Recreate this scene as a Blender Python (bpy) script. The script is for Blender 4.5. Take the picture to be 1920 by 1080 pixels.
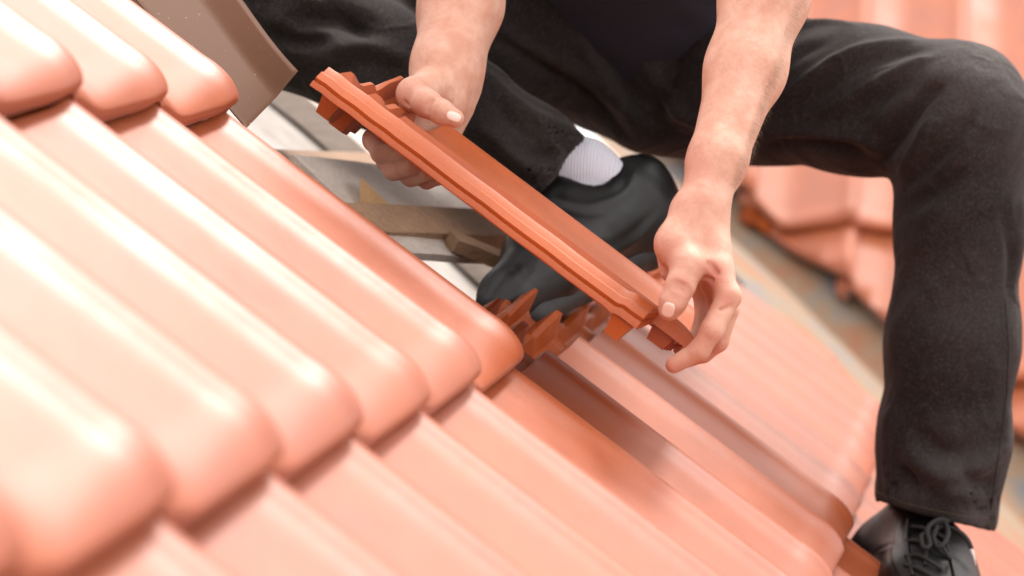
import bpy, bmesh, math, random
import numpy as np
from mathutils import Vector, Matrix
from mathutils.bvhtree import BVHTree
random.seed(7); rng = np.random.default_rng(7)
scene = bpy.context.scene
for o in list(bpy.data.objects): bpy.data.objects.remove(o)

# ------------------------------------------------------------------ camera
FPX = 5091.0
YAW, PIT, ROLL = -0.16931, -0.042426, 0.0063703
CAM = Vector((0.42146, -2.47192, 0.16749))
fw = Vector((math.sin(YAW)*math.cos(PIT), math.cos(YAW)*math.cos(PIT), math.sin(PIT)))
rt = Vector((math.cos(YAW), -math.sin(YAW), 0)); up = rt.cross(fw)
RT = rt*math.cos(ROLL) + up*math.sin(ROLL); UP = -rt*math.sin(ROLL) + up*math.cos(ROLL)
cd = bpy.data.cameras.new('camera'); cam = bpy.data.objects.new('camera', cd)
scene.collection.objects.link(cam); scene.camera = cam
M = Matrix((RT, UP, -fw)).transposed().to_4x4(); M.translation = CAM
cam.matrix_world = M
cd.sensor_width = 36; cd.lens = 36*FPX/1920; cd.clip_start = .05; cd.clip_end = 400
cd.dof.use_dof = True; cd.dof.focus_distance = 2.66; cd.dof.aperture_fstop = 4.8

# ------------------------------------------------------------------ sky and sun (bright, thin overcast)
world = bpy.data.worlds.new('World'); scene.world = world; world.use_nodes = True
wn = world.node_tree.nodes; wl = world.node_tree.links
sky = wn.new('ShaderNodeTexSky'); sky.sky_type = 'NISHITA'; sky.sun_disc = False
SUN_EL, SUN_AZ = 59.0, 28.0        # azimuth clockwise from +Y
sky.sun_elevation = math.radians(SUN_EL); sky.sun_rotation = math.radians(SUN_AZ)
sky.dust_density = 4.0; sky.air_density = 1.0
mixc = wn.new('ShaderNodeMix'); mixc.data_type = 'RGBA'; mixc.inputs['Factor'].default_value = .92
mixc.inputs['B'].default_value = (9.6, 9.1, 8.9, 1)
wl.new(sky.outputs[0], mixc.inputs['A']); bg = wn['Background']
wl.new(mixc.outputs['Result'], bg.inputs['Color']); bg.inputs['Strength'].default_value = .15
sl = bpy.data.lights.new('sun', 'SUN'); sl.energy = 2.5; sl.angle = math.radians(12); sl.color = (1, .95, .88)
so = bpy.data.objects.new('sun', sl); scene.collection.objects.link(so)
a, e = math.radians(SUN_AZ), math.radians(SUN_EL)
sdir = Vector((math.sin(a)*math.cos(e), math.cos(a)*math.cos(e), math.sin(e)))
so.rotation_euler = sdir.to_track_quat('Z', 'Y').to_euler()
scene.view_settings.view_transform = 'Standard'; scene.view_settings.look = 'None'
scene.view_settings.gamma = 1; scene.view_settings.use_curve_mapping = False
scene.view_settings.exposure = 0.77

def P(px, py, d):
    """world point seen at photo pixel (px,py) at distance d along the view axis"""
    return CAM + (fw + RT*((px-960)/FPX) - UP*((py-540)/FPX))*d

# ------------------------------------------------------------------ helpers
COL = scene.collection
def tag(o, label=None, cat=None, group=None, kind=None):
    if label: o['label'] = label
    if cat: o['category'] = cat
    if group: o['group'] = group
    if kind: o['kind'] = kind
    return o
def empty(name, loc=(0, 0, 0)):
    o = bpy.data.objects.new(name, None); o.location = loc; o.empty_display_size = .05
    COL.objects.link(o); return o
def link_mesh(name, verts, faces, mat, parent=None, smooth=True, sharp=None):
    me = bpy.data.meshes.new(name)
    if isinstance(verts, np.ndarray): verts = verts.tolist()
    if isinstance(faces, np.ndarray): faces = faces.tolist()
    me.from_pydata(verts, [], faces); me.update()
    if smooth: me.polygons.foreach_set('use_smooth', [True]*len(me.polygons))
    if sharp: me.set_sharp_from_angle(angle=math.radians(sharp))
    o = bpy.data.objects.new(name, me); COL.objects.link(o)
    if mat: me.materials.append(mat)
    if parent: setpar(o, parent)
    return o
def setpar(o, parent):
    # geometry is modelled in world space: keep it where it stands
    o.parent = parent
    bpy.context.view_layer.update()
    o.matrix_parent_inverse = parent.matrix_world.inverted()
def bm_obj(name, bm, mat, parent=None, smooth=True, sharp=35):
    me = bpy.data.meshes.new(name); bm.normal_update(); bm.to_mesh(me); bm.free()
    if smooth: me.polygons.foreach_set('use_smooth', [True]*len(me.polygons))
    if smooth and sharp: me.set_sharp_from_angle(angle=math.radians(sharp))
    if mat: me.materials.append(mat)
    o = bpy.data.objects.new(name, me); COL.objects.link(o)
    if parent: setpar(o, parent)
    return o
def beam_bm(A, B, hdir, w, h, bev=.002, warp=0):
    """a board from A to B, width w across, height h along hdir"""
    A = Vector(A); B = Vector(B); d = (B-A).normalized(); hd = (Vector(hdir)-d*Vector(hdir).dot(d)).normalized(); s = d.cross(hd)
    bm = bmesh.new(); n = 6; rings = []
    for k in range(n+1):
        c = A.lerp(B, k/n) + hd*warp*math.sin(k*1.3) + s*warp*math.cos(k*1.1)
        rings.append([bm.verts.new(c+s*sx*w/2+hd*hy*h/2) for sx, hy in ((-1,-1),(1,-1),(1,1),(-1,1))])
    for k in range(n):
        for q in range(4): bm.faces.new((rings[k][q], rings[k][(q+1)%4], rings[k+1][(q+1)%4], rings[k+1][q]))
    bm.faces.new(rings[0][::-1]); bm.faces.new(rings[-1])
    bmesh.ops.bevel(bm, geom=[e for e in bm.edges if e.calc_face_angle(0) > 1], offset=bev, segments=2, affect='EDGES')
    return bm
def tube_mesh(pts, r, n=8):
    pts = [Vector(p) for p in pts]; V = []; F = []
    rad = r if isinstance(r, (list, tuple)) else [r]*len(pts)
    ref = Vector((.31, .2, .93))
    for k, p in enumerate(pts):
        d = (pts[min(k+1, len(pts)-1)]-pts[max(k-1, 0)]).normalized()
        s = d.cross(ref).normalized(); t = d.cross(s)
        for q in range(n):
            an = 2*math.pi*q/n; V.append(tuple(p + (s*math.cos(an)+t*math.sin(an))*rad[k]))
    for k in range(len(pts)-1):
        for q in range(n): F.append((k*n+q, k*n+(q+1)%n, (k+1)*n+(q+1)%n, (k+1)*n+q))
    F.append(tuple(range(n))[::-1]); F.append(tuple((len(pts)-1)*n+q for q in range(n)))
    return V, F
def spline(pts, m=8):
    pts = [Vector(p) for p in pts]; out = []
    for k in range(len(pts)-1):
        p0, p1, p2, p3 = pts[max(k-1,0)], pts[k], pts[k+1], pts[min(k+2, len(pts)-1)]
        for q in range(m):
            t = q/m
            out.append(.5*((2*p1)+(-p0+p2)*t+(2*p0-5*p1+4*p2-p3)*t*t+(-p0+3*p1-3*p2+p3)*t**3))
    out.append(pts[-1]); return out

# ------------------------------------------------------------------ materials
def mat(name, base=(.5,.5,.5), rough=.5, **kw):
    m = bpy.data.materials.new(name); m.use_nodes = True
    b = m.node_tree.nodes['Principled BSDF']; b.inputs['Base Color'].default_value = (*base, 1); b.inputs['Roughness'].default_value = rough
    for k, v in kw.items(): b.inputs[k.replace('_', ' ')].default_value = v
    return m, m.node_tree, b
def noise(nt, scale, detail=4, rough=.55, vec=None, dist=0):
    n = nt.nodes.new('ShaderNodeTexNoise'); n.inputs['Scale'].default_value = scale; n.inputs['Detail'].default_value = detail
    n.inputs['Roughness'].default_value = rough; n.inputs['Distortion'].default_value = dist
    if vec: nt.links.new(vec, n.inputs['Vector'])
    return n
def coord(nt, kind='Object', scale=None):
    c = nt.nodes.new('ShaderNodeTexCoord'); out = c.outputs[kind]
    if scale:
        mp = nt.nodes.new('ShaderNodeMapping'); mp.inputs['Scale'].default_value = scale; nt.links.new(out, mp.inputs[0]); out = mp.outputs[0]
    return out
def ramp(nt, src, stops):
    r = nt.nodes.new('ShaderNodeValToRGB'); nt.links.new(src, r.inputs[0]); el = r.color_ramp.elements
    while len(el) < len(stops): el.new(.5)
    for e_, (p_, c_) in zip(el, stops): e_.position = p_; e_.color = (*c_, 1) if len(c_) == 3 else c_
    return r
def bump(nt, b, src, strength, dist, prev=None):
    n = nt.nodes.new('ShaderNodeBump'); n.inputs['Strength'].default_value = strength; n.inputs['Distance'].default_value = dist
    nt.links.new(src, n.inputs['Height'])
    if prev: nt.links.new(prev.outputs[0], n.inputs['Normal'])
    nt.links.new(n.outputs[0], b.inputs['Normal']); return n
def mixrgb(nt, fac, A, B, blend='MIX'):
    n = nt.nodes.new('ShaderNodeMix'); n.data_type = 'RGBA'; n.blend_type = blend
    for s, v in (('Factor', fac), ('A', A), ('B', B)):
        if isinstance(v, (int, float)): n.inputs[s].default_value = v
        elif isinstance(v, tuple): n.inputs[s].default_value = (*v, 1)
        else: nt.links.new(v, n.inputs[s])
    return n.outputs['Result']

def tile_material(name, base, dark, rough, coat, sheen, spec=1.0, raw=.22):
    m, nt, b = mat(name, base, rough)
    c = coord(nt)
    info = nt.nodes.new('ShaderNodeObjectInfo')
    off = nt.nodes.new('ShaderNodeVectorMath'); off.operation = 'ADD'; nt.links.new(c, off.inputs[0]); 
    cm = nt.nodes.new('ShaderNodeCombineXYZ'); nt.links.new(info.outputs['Random'], cm.inputs[0]); nt.links.new(info.outputs['Random'], cm.inputs[2])
    sc = nt.nodes.new('ShaderNodeVectorMath'); sc.operation = 'SCALE'; sc.inputs['Scale'].default_value = 7; nt.links.new(cm.outputs[0], sc.inputs[0])
    nt.links.new(sc.outputs[0], off.inputs[1]); v = off.outputs[0]
    n1 = noise(nt, 9, 5, .6, v); r1 = ramp(nt, n1.outputs[0], [(.3, dark), (.7, base)])
    n2 = noise(nt, 420, 2, .5, v); r2 = ramp(nt, n2.outputs[0], [(.30, (.55,.5,.5)), (.42, (1,1,1))])
    tint = ramp(nt, info.outputs['Random'], [(0, (.93,.93,.93)), (1, (1.06,1.04,1.02))])
    col = mixrgb(nt, .35, r1.outputs[0], r2.outputs[0], 'MULTIPLY')
    col = mixrgb(nt, 1.0, col, tint.outputs[0], 'MULTIPLY')
    nt.links.new(col, b.inputs['Base Color'])
    rr = ramp(nt, n1.outputs[0], [(.25, (rough-.06,)*3), (.75, (rough+.07,)*3)]); nt.links.new(rr.outputs[0], b.inputs['Roughness'])
    b.inputs['Specular IOR Level'].default_value = spec
    b.inputs['Sheen Weight'].default_value = sheen; b.inputs['Sheen Roughness'].default_value = .42; b.inputs['Sheen Tint'].default_value = (1, .93, .92, 1)
    b.inputs['Coat Weight'].default_value = coat; b.inputs['Coat Roughness'].default_value = .3
    # the head of a tile, under the next course, is left unglazed
    sx = nt.nodes.new('ShaderNodeSeparateXYZ'); nt.links.new(c, sx.inputs[0])
    gl = nt.nodes.new('ShaderNodeMapRange'); gl.inputs['From Min'].default_value = -.084; gl.inputs['From Max'].default_value = -.086
    gl.inputs['To Min'].default_value = raw; gl.inputs['To Max'].default_value = 1.0; nt.links.new(sx.outputs[1], gl.inputs[0])
    for sock, val in (('Specular IOR Level', spec), ('Sheen Weight', sheen)):
        mm = nt.nodes.new('ShaderNodeMath'); mm.operation = 'MULTIPLY'; mm.inputs[1].default_value = val; nt.links.new(gl.outputs[0], mm.inputs[0]); nt.links.new(mm.outputs[0], b.inputs[sock])
    n3 = noise(nt, 26, 3, .5, v); k1 = bump(nt, b, n3.outputs[0], .10, .004)
    n4 = noise(nt, 900, 3, .6, v); bump(nt, b, n4.outputs[0], .06, .0006, k1)
    return m
M_TILE = tile_material('clay_tile', (.33, .062, .0060), (.27, .047, .0045), .47, .0, .08, .85)
M_TILE2 = tile_material('clay_tile_aged', (.33, .072, .012), (.25, .050, .008), .60, .0, .42, .6)
M_HELD = tile_material('clay_tile_matt', (.42, .088, .013), (.34, .066, .009), .48, .0, .05, .55, 1.0)

def wood_material(name, c1, c2, rough=.7):
    m, nt, b = mat(name, c1, rough)
    v = coord(nt, 'Object', (6, 60, 60)); n = noise(nt, 3, 6, .65, v, 1.2)
    r = ramp(nt, n.outputs[0], [(.32, c2), (.62, c1)]); n2 = noise(nt, 14, 3, .5, coord(nt))
    col = mixrgb(nt, .4, r.outputs[0], ramp(nt, n2.outputs[0], [(.35, (.55,.5,.45)), (.65, (1,1,1))]).outputs[0], 'MULTIPLY')
    nt.links.new(col, b.inputs['Base Color']); bump(nt, b, n.outputs[0], .25, .002); return m
M_WOOD = wood_material('batten_wood', (.36, .22, .13), (.22, .13, .08))
M_WOOD_Y = wood_material('fresh_wood', (.50, .31, .15), (.38, .22, .10))
M_GREY = wood_material('grey_wood', (.26, .22, .22), (.20, .165, .165))
M_PALE = wood_material('pale_wood', (.62, .55, .49), (.42, .36, .31))

m_, nt, b = mat('membrane', (.62, .59, .55), .6); M_MEMB = m_
n = noise(nt, 5, 4, .6, coord(nt)); nt.links.new(ramp(nt, n.outputs[0], [(.3, (.22,.19,.17)), (.7, (.42,.39,.36))]).outputs[0], b.inputs['Base Color'])
bump(nt, b, noise(nt, 12, 3, .5, coord(nt)).outputs[0], .5, .02)
m_, nt, b = mat('valley_metal', (.36, .30, .25), .75, Specular_IOR_Level=.2); M_VALLEY = m_
n = noise(nt, 7, 4, .6, coord(nt)); nt.links.new(ramp(nt, n.outputs[0], [(.3, (.30,.13,.07)), (.5, (.26,.19,.13)), (.7, (.17,.175,.19))]).outputs[0], b.inputs['Base Color'])
m_, nt, b = mat('brown_sheet', (.20, .10, .062), .6, Specular_IOR_Level=.10); M_SHEET = m_
v = coord(nt); n = noise(nt, 3.5, 5, .6, v); r0 = ramp(nt, n.outputs[0], [(.3, (.085,.034,.016)), (.7, (.11,.048,.026))])
n = noise(nt, 260, 2, .5, v); sp = ramp(nt, n.outputs[0], [(.745, (0,0,0)), (.78, (1,1,1))])
nt.links.new(mixrgb(nt, sp.outputs[0], r0.outputs[0], (.5,.36,.28)), b.inputs['Base Color'])
n = noise(nt, 8, 3, .5, coord(nt, 'Object', (1, 1, 5))); bump(nt, b, n.outputs[0], .15, .004)

def denim(name, c_dark, c_light, sheen):
    m, nt, b = mat(name, c_dark, .86)
    v = coord(nt); n1 = noise(nt, 9, 5, .6, v); n2 = noise(nt, 900, 3, .7, v); n3 = noise(nt, 330, 4, .8, v)
    m1 = mixrgb(nt, ramp(nt, n1.outputs[0], [(.35, (0,0,0)), (.7, (1,1,1))]).outputs[0], c_dark, c_light)
    fl = ramp(nt, n3.outputs[0], [(.50, (0,0,0)), (.68, (.6,)*3)])
    m2 = mixrgb(nt, fl.outputs[0], m1, (c_light[0]*3.2, c_light[1]*3.0, c_light[2]*2.8))
    sp = noise(nt, 520, 1, .5, v); spk = ramp(nt, sp.outputs[0], [(.80, (0,0,0)), (.84, (1,1,1))])
    m3 = mixrgb(nt, spk.outputs[0], m2, (.20,.17,.14))
    wa = nt.nodes.new('ShaderNodeAttribute'); wa.attribute_name = 'worn_and_lit'  # paler cloth mask: painted highlights together with wear
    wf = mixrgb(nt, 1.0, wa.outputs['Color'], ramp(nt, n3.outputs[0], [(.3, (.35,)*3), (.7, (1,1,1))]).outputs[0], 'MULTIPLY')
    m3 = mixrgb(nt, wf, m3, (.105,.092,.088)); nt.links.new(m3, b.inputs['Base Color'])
    b.inputs['Sheen Weight'].default_value = sheen; b.inputs['Sheen Roughness'].default_value = .45; b.inputs['Sheen Tint'].default_value = (.80,.74,.74,1)
    b.inputs['Specular IOR Level'].default_value = .15
    cr = noise(nt, 8, 2, .5, v, 1.2)                       # sharp small creases: ridged noise
    ab = nt.nodes.new('ShaderNodeMath'); ab.operation = 'SUBTRACT'; ab.inputs[1].default_value = .5; nt.links.new(cr.outputs[0], ab.inputs[0])
    ac = nt.nodes.new('ShaderNodeMath'); ac.operation = 'ABSOLUTE'; nt.links.new(ab.outputs[0], ac.inputs[0])
    rc = ramp(nt, ac.outputs[0], [(0, (1,1,1)), (.10, (0,0,0))]); rc.color_ramp.interpolation = 'EASE'
    k0 = bump(nt, b, rc.outputs[0], .40, .005)
    k = bump(nt, b, n2.outputs[0], .6, .0008, k0); k2 = bump(nt, b, noise(nt, 60, 3, .6, v).outputs[0], .22, .004, k)
    return m
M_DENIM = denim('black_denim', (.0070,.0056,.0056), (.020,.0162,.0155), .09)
m_, nt, b = mat('navy_cotton', (.006,.005,.016), .9); M_SHIRT = m_; b.inputs['Sheen Weight'].default_value = .06
m_, nt, b = mat('stitch_thread', (.20,.12,.06), .8); M_STITCH = m_
m_, nt, b = mat('stitch_dark', (.045,.034,.03), .8); M_SEAM = m_
m_, nt, b = mat('black_leather', (.012,.011,.012), .55, Specular_IOR_Level=.42); M_LEATHER = m_
v = coord(nt); n = noise(nt, 14, 4, .6, v); nt.links.new(ramp(nt, n.outputs[0], [(.35,(.36,)*3), (.7,(.60,)*3)]).outputs[0], b.inputs['Roughness'])
n2 = noise(nt, 300, 3, .6, v); nt.links.new(ramp(nt, n.outputs[0], [(.4,(.004,.0035,.0035)), (.75,(.011,.010,.010))]).outputs[0], b.inputs['Base Color'])
k = bump(nt, b, n2.outputs[0], .15, .0008); bump(nt, b, noise(nt, 38, 3, .6, v).outputs[0], .12, .003, k)
m_, nt, b = mat('shoe_lining', (.10,.085,.09), .7); M_LINING = m_
m_, nt, b = mat('rubber_sole', (.016,.015,.015), .6); M_SOLE = m_
m_, nt, b = mat('lace_cord', (.009,.009,.009), .8); M_LACE = m_
m_, nt, b = mat('lace_tip', (.55,.52,.5), .35); M_AGLET = m_
m_, nt, b = mat('white_sock', (.66,.66,.74), .9); M_SOCK = m_
wv = nt.nodes.new('ShaderNodeTexWave'); wv.inputs['Scale'].default_value = 90; nt.links.new(coord(nt), wv.inputs[0])
bump(nt, b, wv.outputs['Fac'], .8, .0022)
m_, nt, b = mat('skin', (.60,.33,.23), .54); M_SKIN = m_
at = nt.nodes.new('ShaderNodeAttribute'); at.attribute_name = 'flush'
v = coord(nt); n = noise(nt, 42, 5, .65, v)
c0 = mixrgb(nt, ramp(nt, n.outputs[0], [(.35,(0,0,0)), (.7,(1,1,1))]).outputs[0], (.52,.265,.185), (.65,.40,.305))
c1 = mixrgb(nt, at.outputs['Fac'], c0, (.47,.165,.115)); nt.links.new(c1, b.inputs['Base Color'])
b.inputs['Subsurface Weight'].default_value = .25; b.inputs['Subsurface Radius'].default_value = (1, .35, .2); b.inputs['Subsurface Scale'].default_value = .006
b.inputs['Specular IOR Level'].default_value = .36
k = bump(nt, b, noise(nt, 240, 5, .75, v).outputs[0], .45, .0016); vz = nt.nodes.new('ShaderNodeTexVoronoi'); vz.inputs['Scale'].default_value = 700; nt.links.new(v, vz.inputs[0])
bump(nt, b, vz.outputs[0], .12, .0005, k)
m_, nt, b = mat('nail', (.78,.58,.50), .28); M_NAIL = m_
m_, nt, b = mat('body_hair', (.22,.12,.06), .6); M_HAIR = m_
m_, nt, b = mat('head_hair', (.04,.025,.015), .6); M_HEADHAIR = m_
m_, nt, b = mat('ground_soil', (.16,.13,.10), .9); M_GROUND = m_
m_, nt, b = mat('debris_grey', (.28,.28,.30), .8); M_DEBRIS = m_
m_, nt, b = mat('render_wall', (.55,.52,.48), .9); M_WALL = m_

# ------------------------------------------------------------------ the roof tile
AL = 0.70847; W = .22; G = .35668
cosA, sinA = math.cos(AL), math.sin(AL)
SD = Vector((cosA, 0, -sinA)); CD = Vector((0, 1, 0)); ND = Vector((sinA, 0, cosA))
AMP = .032
PU = np.array([0, .05, .12, .20, .28, .34, .40, .50, .62, .74, .82, .865, .90, .93, .965, .99, 1.015, 1.042])
PH = np.array([.42, .38, .28, .15, .04, .0, .03, .16, .34, .52, .65, .77, .91, .985, 1.0, .93, .74, .44])
def pchip(x, xs, ys):
    h = np.diff(xs); dl = np.diff(ys)/h; d = np.zeros(len(xs))
    for k in range(1, len(xs)-1):
        if dl[k-1]*dl[k] > 0: d[k] = 2*dl[k-1]*dl[k]/(dl[k-1]+dl[k])
    d[0], d[-1] = dl[0], dl[-1]
    i = np.clip(np.searchsorted(xs, x)-1, 0, len(xs)-2); t = (x-xs[i])/h[i]
    return (1+2*t)*(1-t)**2*ys[i]+t*(1-t)**2*h[i]*d[i]+t*t*(3-2*t)*ys[i+1]+t*t*(t-1)*h[i]*d[i+1]
def tile_mesh(name, L, fine=True, material=M_TILE):
    """local x = across (0..W), y = -v (head at 0, nose at -L), z = up"""
    VB = .085; VF = L-.045
    fl = [-.031, -.0305, -.0262, -.0285, -.0240, -.0205, -.0185, -.0150, -.0165, -.0120, -.0095, -.0070, -.0050, -.0015]
    flh = [-.0085, -.0050, -.0042, .0000, .0078, .0090, .0080, .0050, .0085, .0150, .0172, .0172, .0135, .0140]
    ts = np.concatenate([[0.0], np.linspace(.02, .86, 24 if fine else 14), [.872, .886, .90, .915, .93, .945, .96, .975, .99, 1.003, 1.015, 1.028, 1.04]])
    us = np.array(fl + list(ts*W)); nF = len(fl)
    prof = pchip(ts, PU, PH)*AMP
    rows = [(0, 0), (.002, .0012)]
    vs = [.008, .011, .018, .022, .027, .034, .041, .047, .051, .058, .062, .067, .074, .080, .0838, .0852, .088, .10]
    rows += [(v, 0) for v in vs] + [(v, 0) for v in np.linspace(.13, L-.09, 10 if fine else 6)]
    NS = .085
    for a_ in np.linspace(0.02, 1.0, 18):      # rounded nose, stronger on the crest than in the channel
        rows.append((L-NS*(1-math.sin(a_*math.pi/2)), 'n'))
    rows += [(L, 'f1'), (L-.0018, 'f2'), (L-.0018, 'f3'), (L-.004, 'f4')]
    top = []
    for v, dz0 in rows:
        body = 1/(1+math.exp(-(v-VB)/.00035)) if abs(v-VB) < .01 else (1.0 if v > VB else 0.0)
        scale = .80+.20*body
        rib = 0
        for c_, hw, hh in ((.018, .010, 1.0), (.054, .011, .85)):
            t = abs(v-c_)/hw
            if t < 1: rib = max(rib, hh*min(1, (1-t)*1.7))
        line = []
        nose_soft = max(0, (v-(L-.05))/.05)
        for k, u in enumerate(us):
            dz = dz0
            if isinstance(dz0, str):
                p_ = .2 if k < nF else float(np.clip(prof[k-nF]/AMP, 0, 1))
                if k >= nF and us[k]/W > .962: p_ = 1.0
                Ld = .018+.032*p_; Rn = .0045+.0110*p_
                s_ = float(np.clip((v-(L-Ld))/Ld, 0, 1)) if dz0 == 'n' else 1.0
                dz = -Rn*(1-math.sqrt(max(0, 1-s_*s_)))
                face = .0190-.0085*p_
                dz -= {'n': 0, 'f1': .35, 'f2': .40, 'f3': .8, 'f4': 1.0}[dz0]*face
            if k < nF:
                z = flh[k]+.001*math.sin(v*160)*.4
                if v > VF-.001: u2 = -.005+(u+.031)/.031*.004; z = .34*AMP+.010-.008*(k < 3)-.001+dz
                else: u2 = u
                if v < .010: z -= .0006
                if VF-.03 < v < VF-.001: z += .0035
                line.append((u2, -v, z)); continue
            t = u/W
            pr = prof[k-nF]
            z = pr*scale + .010*body + dz
            # the nose swells on the crest and tucks in at the cover edge
            z += .0015*nose_soft*(1-nose_soft)*4
            env = .55+.45*(1/(1+math.exp(-(t-.35)/.07)))
            env *= 1-.45*math.exp(-((t-.62)/.10)**2)
            if t > 1.0: env *= max(0, 1-(t-1.0)/.03)
            z += rib*(.029*env)
            y = -v
            if nose_soft > 0 and t > .94: y = -v + .010*((t-.94)/.10)**1.5*nose_soft
            line.append((u, y, z))
        top.append(line)
    nr, nc = len(top), len(us)
    V = [p for l in top for p in l]; F = []
    for r_ in range(nr-1):
        for c_ in range(nc-1):
            a_ = r_*nc+c_; F.append((a_, a_+nc, a_+nc+1, a_+1))
    base = len(V)
    for r_, (v, dz) in enumerate(rows):
        vv = min(v, L-.012)
        for k, u in enumerate(us):
            p = top[r_][k]
            if k < nF: z = (-.0100 if v < VF-.001 else .34*AMP-.006); x = p[0]
            else:
                sm = 1.0 if v > VB else .80
                z = prof[k-nF]*sm + (.010*min(1, max(0, (v-VB+.03)/.03))) - .0115; x = p[0]
            zt = top[r_][k][2]
            if isinstance(dz, str):
                zn = top[nr-5][k][2]; ze = top[nr-1][k][2]
                if dz == 'n': zt = min(z, zt-.004); yy = min(v, L-.0075)
                else: q_ = {'f1': .3, 'f2': .45, 'f3': .8, 'f4': 1.0}[dz]; a0 = min(z, zn-.004); zt = a0+(min(ze+.0002, a0)-a0)*q_; yy = L-.0075
                V.append((x, -yy, zt))
            else: V.append((x, -v, min(z, zt-.003)))
    for r_ in range(nr-1):
        for c_ in range(nc-1):
            a_ = base+r_*nc+c_; F.append((a_, a_+1, a_+nc+1, a_+nc))
    for c_ in range(nc-1):
        F.append((c_, c_+1, base+c_+1, base+c_)); q = (nr-1)*nc+c_; F.append((q+1, q, base+q, base+q+1))
    for r_ in range(nr-1):
        q = r_*nc; F.append((q+nc, q, base+q, base+q+nc)); q += nc-1; F.append((q, q+nc, base+q+nc, base+q))
    def block(x0, x1, v0, v1, z0, z1, sh=.6):
        s = len(V); cx = (x0+x1)/2; cv = (v0+v1)/2
        for z, k in ((z1, 1), (z0, sh)):
            for x, v in ((x0, v0), (x1, v0), (x1, v1), (x0, v1)): V.append((cx+(x-cx)*k, -(cv+(v-cv)*k), z))
        for f in ((0,1,2,3), (7,6,5,4), (0,4,5,1), (1,5,6,2), (2,6,7,3), (3,7,4,0)): F.append(tuple(s+q for q in f))
    block(.012, .062, .004, .028, -.034, -.004); block(.072, .112, .010, .034, -.038, -.010, .7); block(.135, .180, .004, .028, -.034, .006)
    block(-.028, -.008, .05, VF-.01, -.0128, -.008, .8)
    block(-.026, .004, VF-.035, VF-.012, -.034, -.011, .62)
    for x in (.012, .05, .09, .13): block(x, x+.014, L-.045, L-.020, -.013, .004, .75)
    me = bpy.data.meshes.new(name); me.from_pydata(V, [], F); me.update()
    bm = bmesh.new(); bm.from_mesh(me); bmesh.ops.recalc_face_normals(bm, faces=bm.faces); bm.to_mesh(me); bm.free()
    me.polygons.foreach_set('use_smooth', [True]*len(me.polygons)); me.set_sharp_from_angle(angle=math.radians(38))
    me.materials.append(material); return me
LT = .450
ME_TILE = tile_mesh('roof_tile', LT)
TILT = math.asin(.029/G)
U_CREST = .955*W
def tile_matrix(nose_s, y_crest, h=0.0, S=SD, C=CD, N=ND, org=Vector((0,0,0)), L=LT, g=G):
    """nose at distance nose_s down the slope, crest at y_crest along the course, crest top at height h over the plane"""
    tl = math.asin(.029/g)
    yl = (-S)*math.cos(tl)-N*math.sin(tl); zl = N*math.cos(tl)-S*math.sin(tl)   # local y points to the head, head sits lower
    m = Matrix((C, yl, zl)).transposed().to_4x4()
    crest_nose = Vector((U_CREST, -L+.02, AMP+.010-.003))
    m.translation = org + S*nose_s + C*y_crest + N*h - (m.to_3x3() @ crest_nose)
    return m

roof = empty('tiled_roof', (0, 0, -.1)); tag(roof, 'orange clay tile roof slope in the foreground with an unfinished open patch of battens', 'roof')
bpy.context.view_layer.update()
PINV = roof.matrix_world.inverted()
def add_tile(me, mw, parent, pinv, name='roof_tile'):
    jit = Matrix.Rotation(random.gauss(0, .0022), 4, 'Z') @ Matrix.Rotation(random.gauss(0, .0018), 4, 'X') @ Matrix.Translation((random.gauss(0,.0004), random.gauss(0,.0008), random.gauss(0,.0004)))
    o = bpy.data.objects.new(name, me); COL.objects.link(o); o.parent = parent; o.matrix_parent_inverse = pinv; o.matrix_basis = mw @ jit
    return o
def cut_tile(o, mw, co, no):
    bm = bmesh.new(); bm.from_mesh(o.data); inv = mw.inverted()
    lc = inv @ Vector(co); ln = (inv.to_3x3() @ Vector(no)).normalized()
    bmesh.ops.bisect_plane(bm, geom=bm.verts[:]+bm.edges[:]+bm.faces[:], plane_co=lc, plane_no=ln, clear_outer=True)
    if len(bm.faces) < 4: bm.free(); bpy.data.objects.remove(o); return
    bmesh.ops.holes_fill(bm, edges=[e_ for e_ in bm.edges if e_.is_boundary], sides=0)
    me = o.data.copy(); bm.to_mesh(me); bm.free(); o.data = me
CUT_CO, CUT_NO = Vector((.10, 2.25, 0)), Vector((1, 1, 0)).normalized()
def side(pt, co, no): return (pt-co).dot(no)
for j in range(-2, 9):
    for i in range(-11, 16):
        if j <= 2 and i > 0: continue
        if j <= 2 and i < -11: continue
        ns = (j-2)*G-.008
        mw = tile_matrix(ns, i*W-.032, .021)
        cs = [mw @ Vector(p) for p in ((-.03,0,0), (W,0,0), (W,-LT,0), (-.03,-LT,0))]
        ds = [side(c_, CUT_CO, CUT_NO) for c_ in cs]
        if min(ds) > 0: continue
        o = add_tile(ME_TILE, mw, roof, PINV)
        if max(ds) > 0: cut_tile(o, mw, CUT_CO, CUT_NO)

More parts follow.
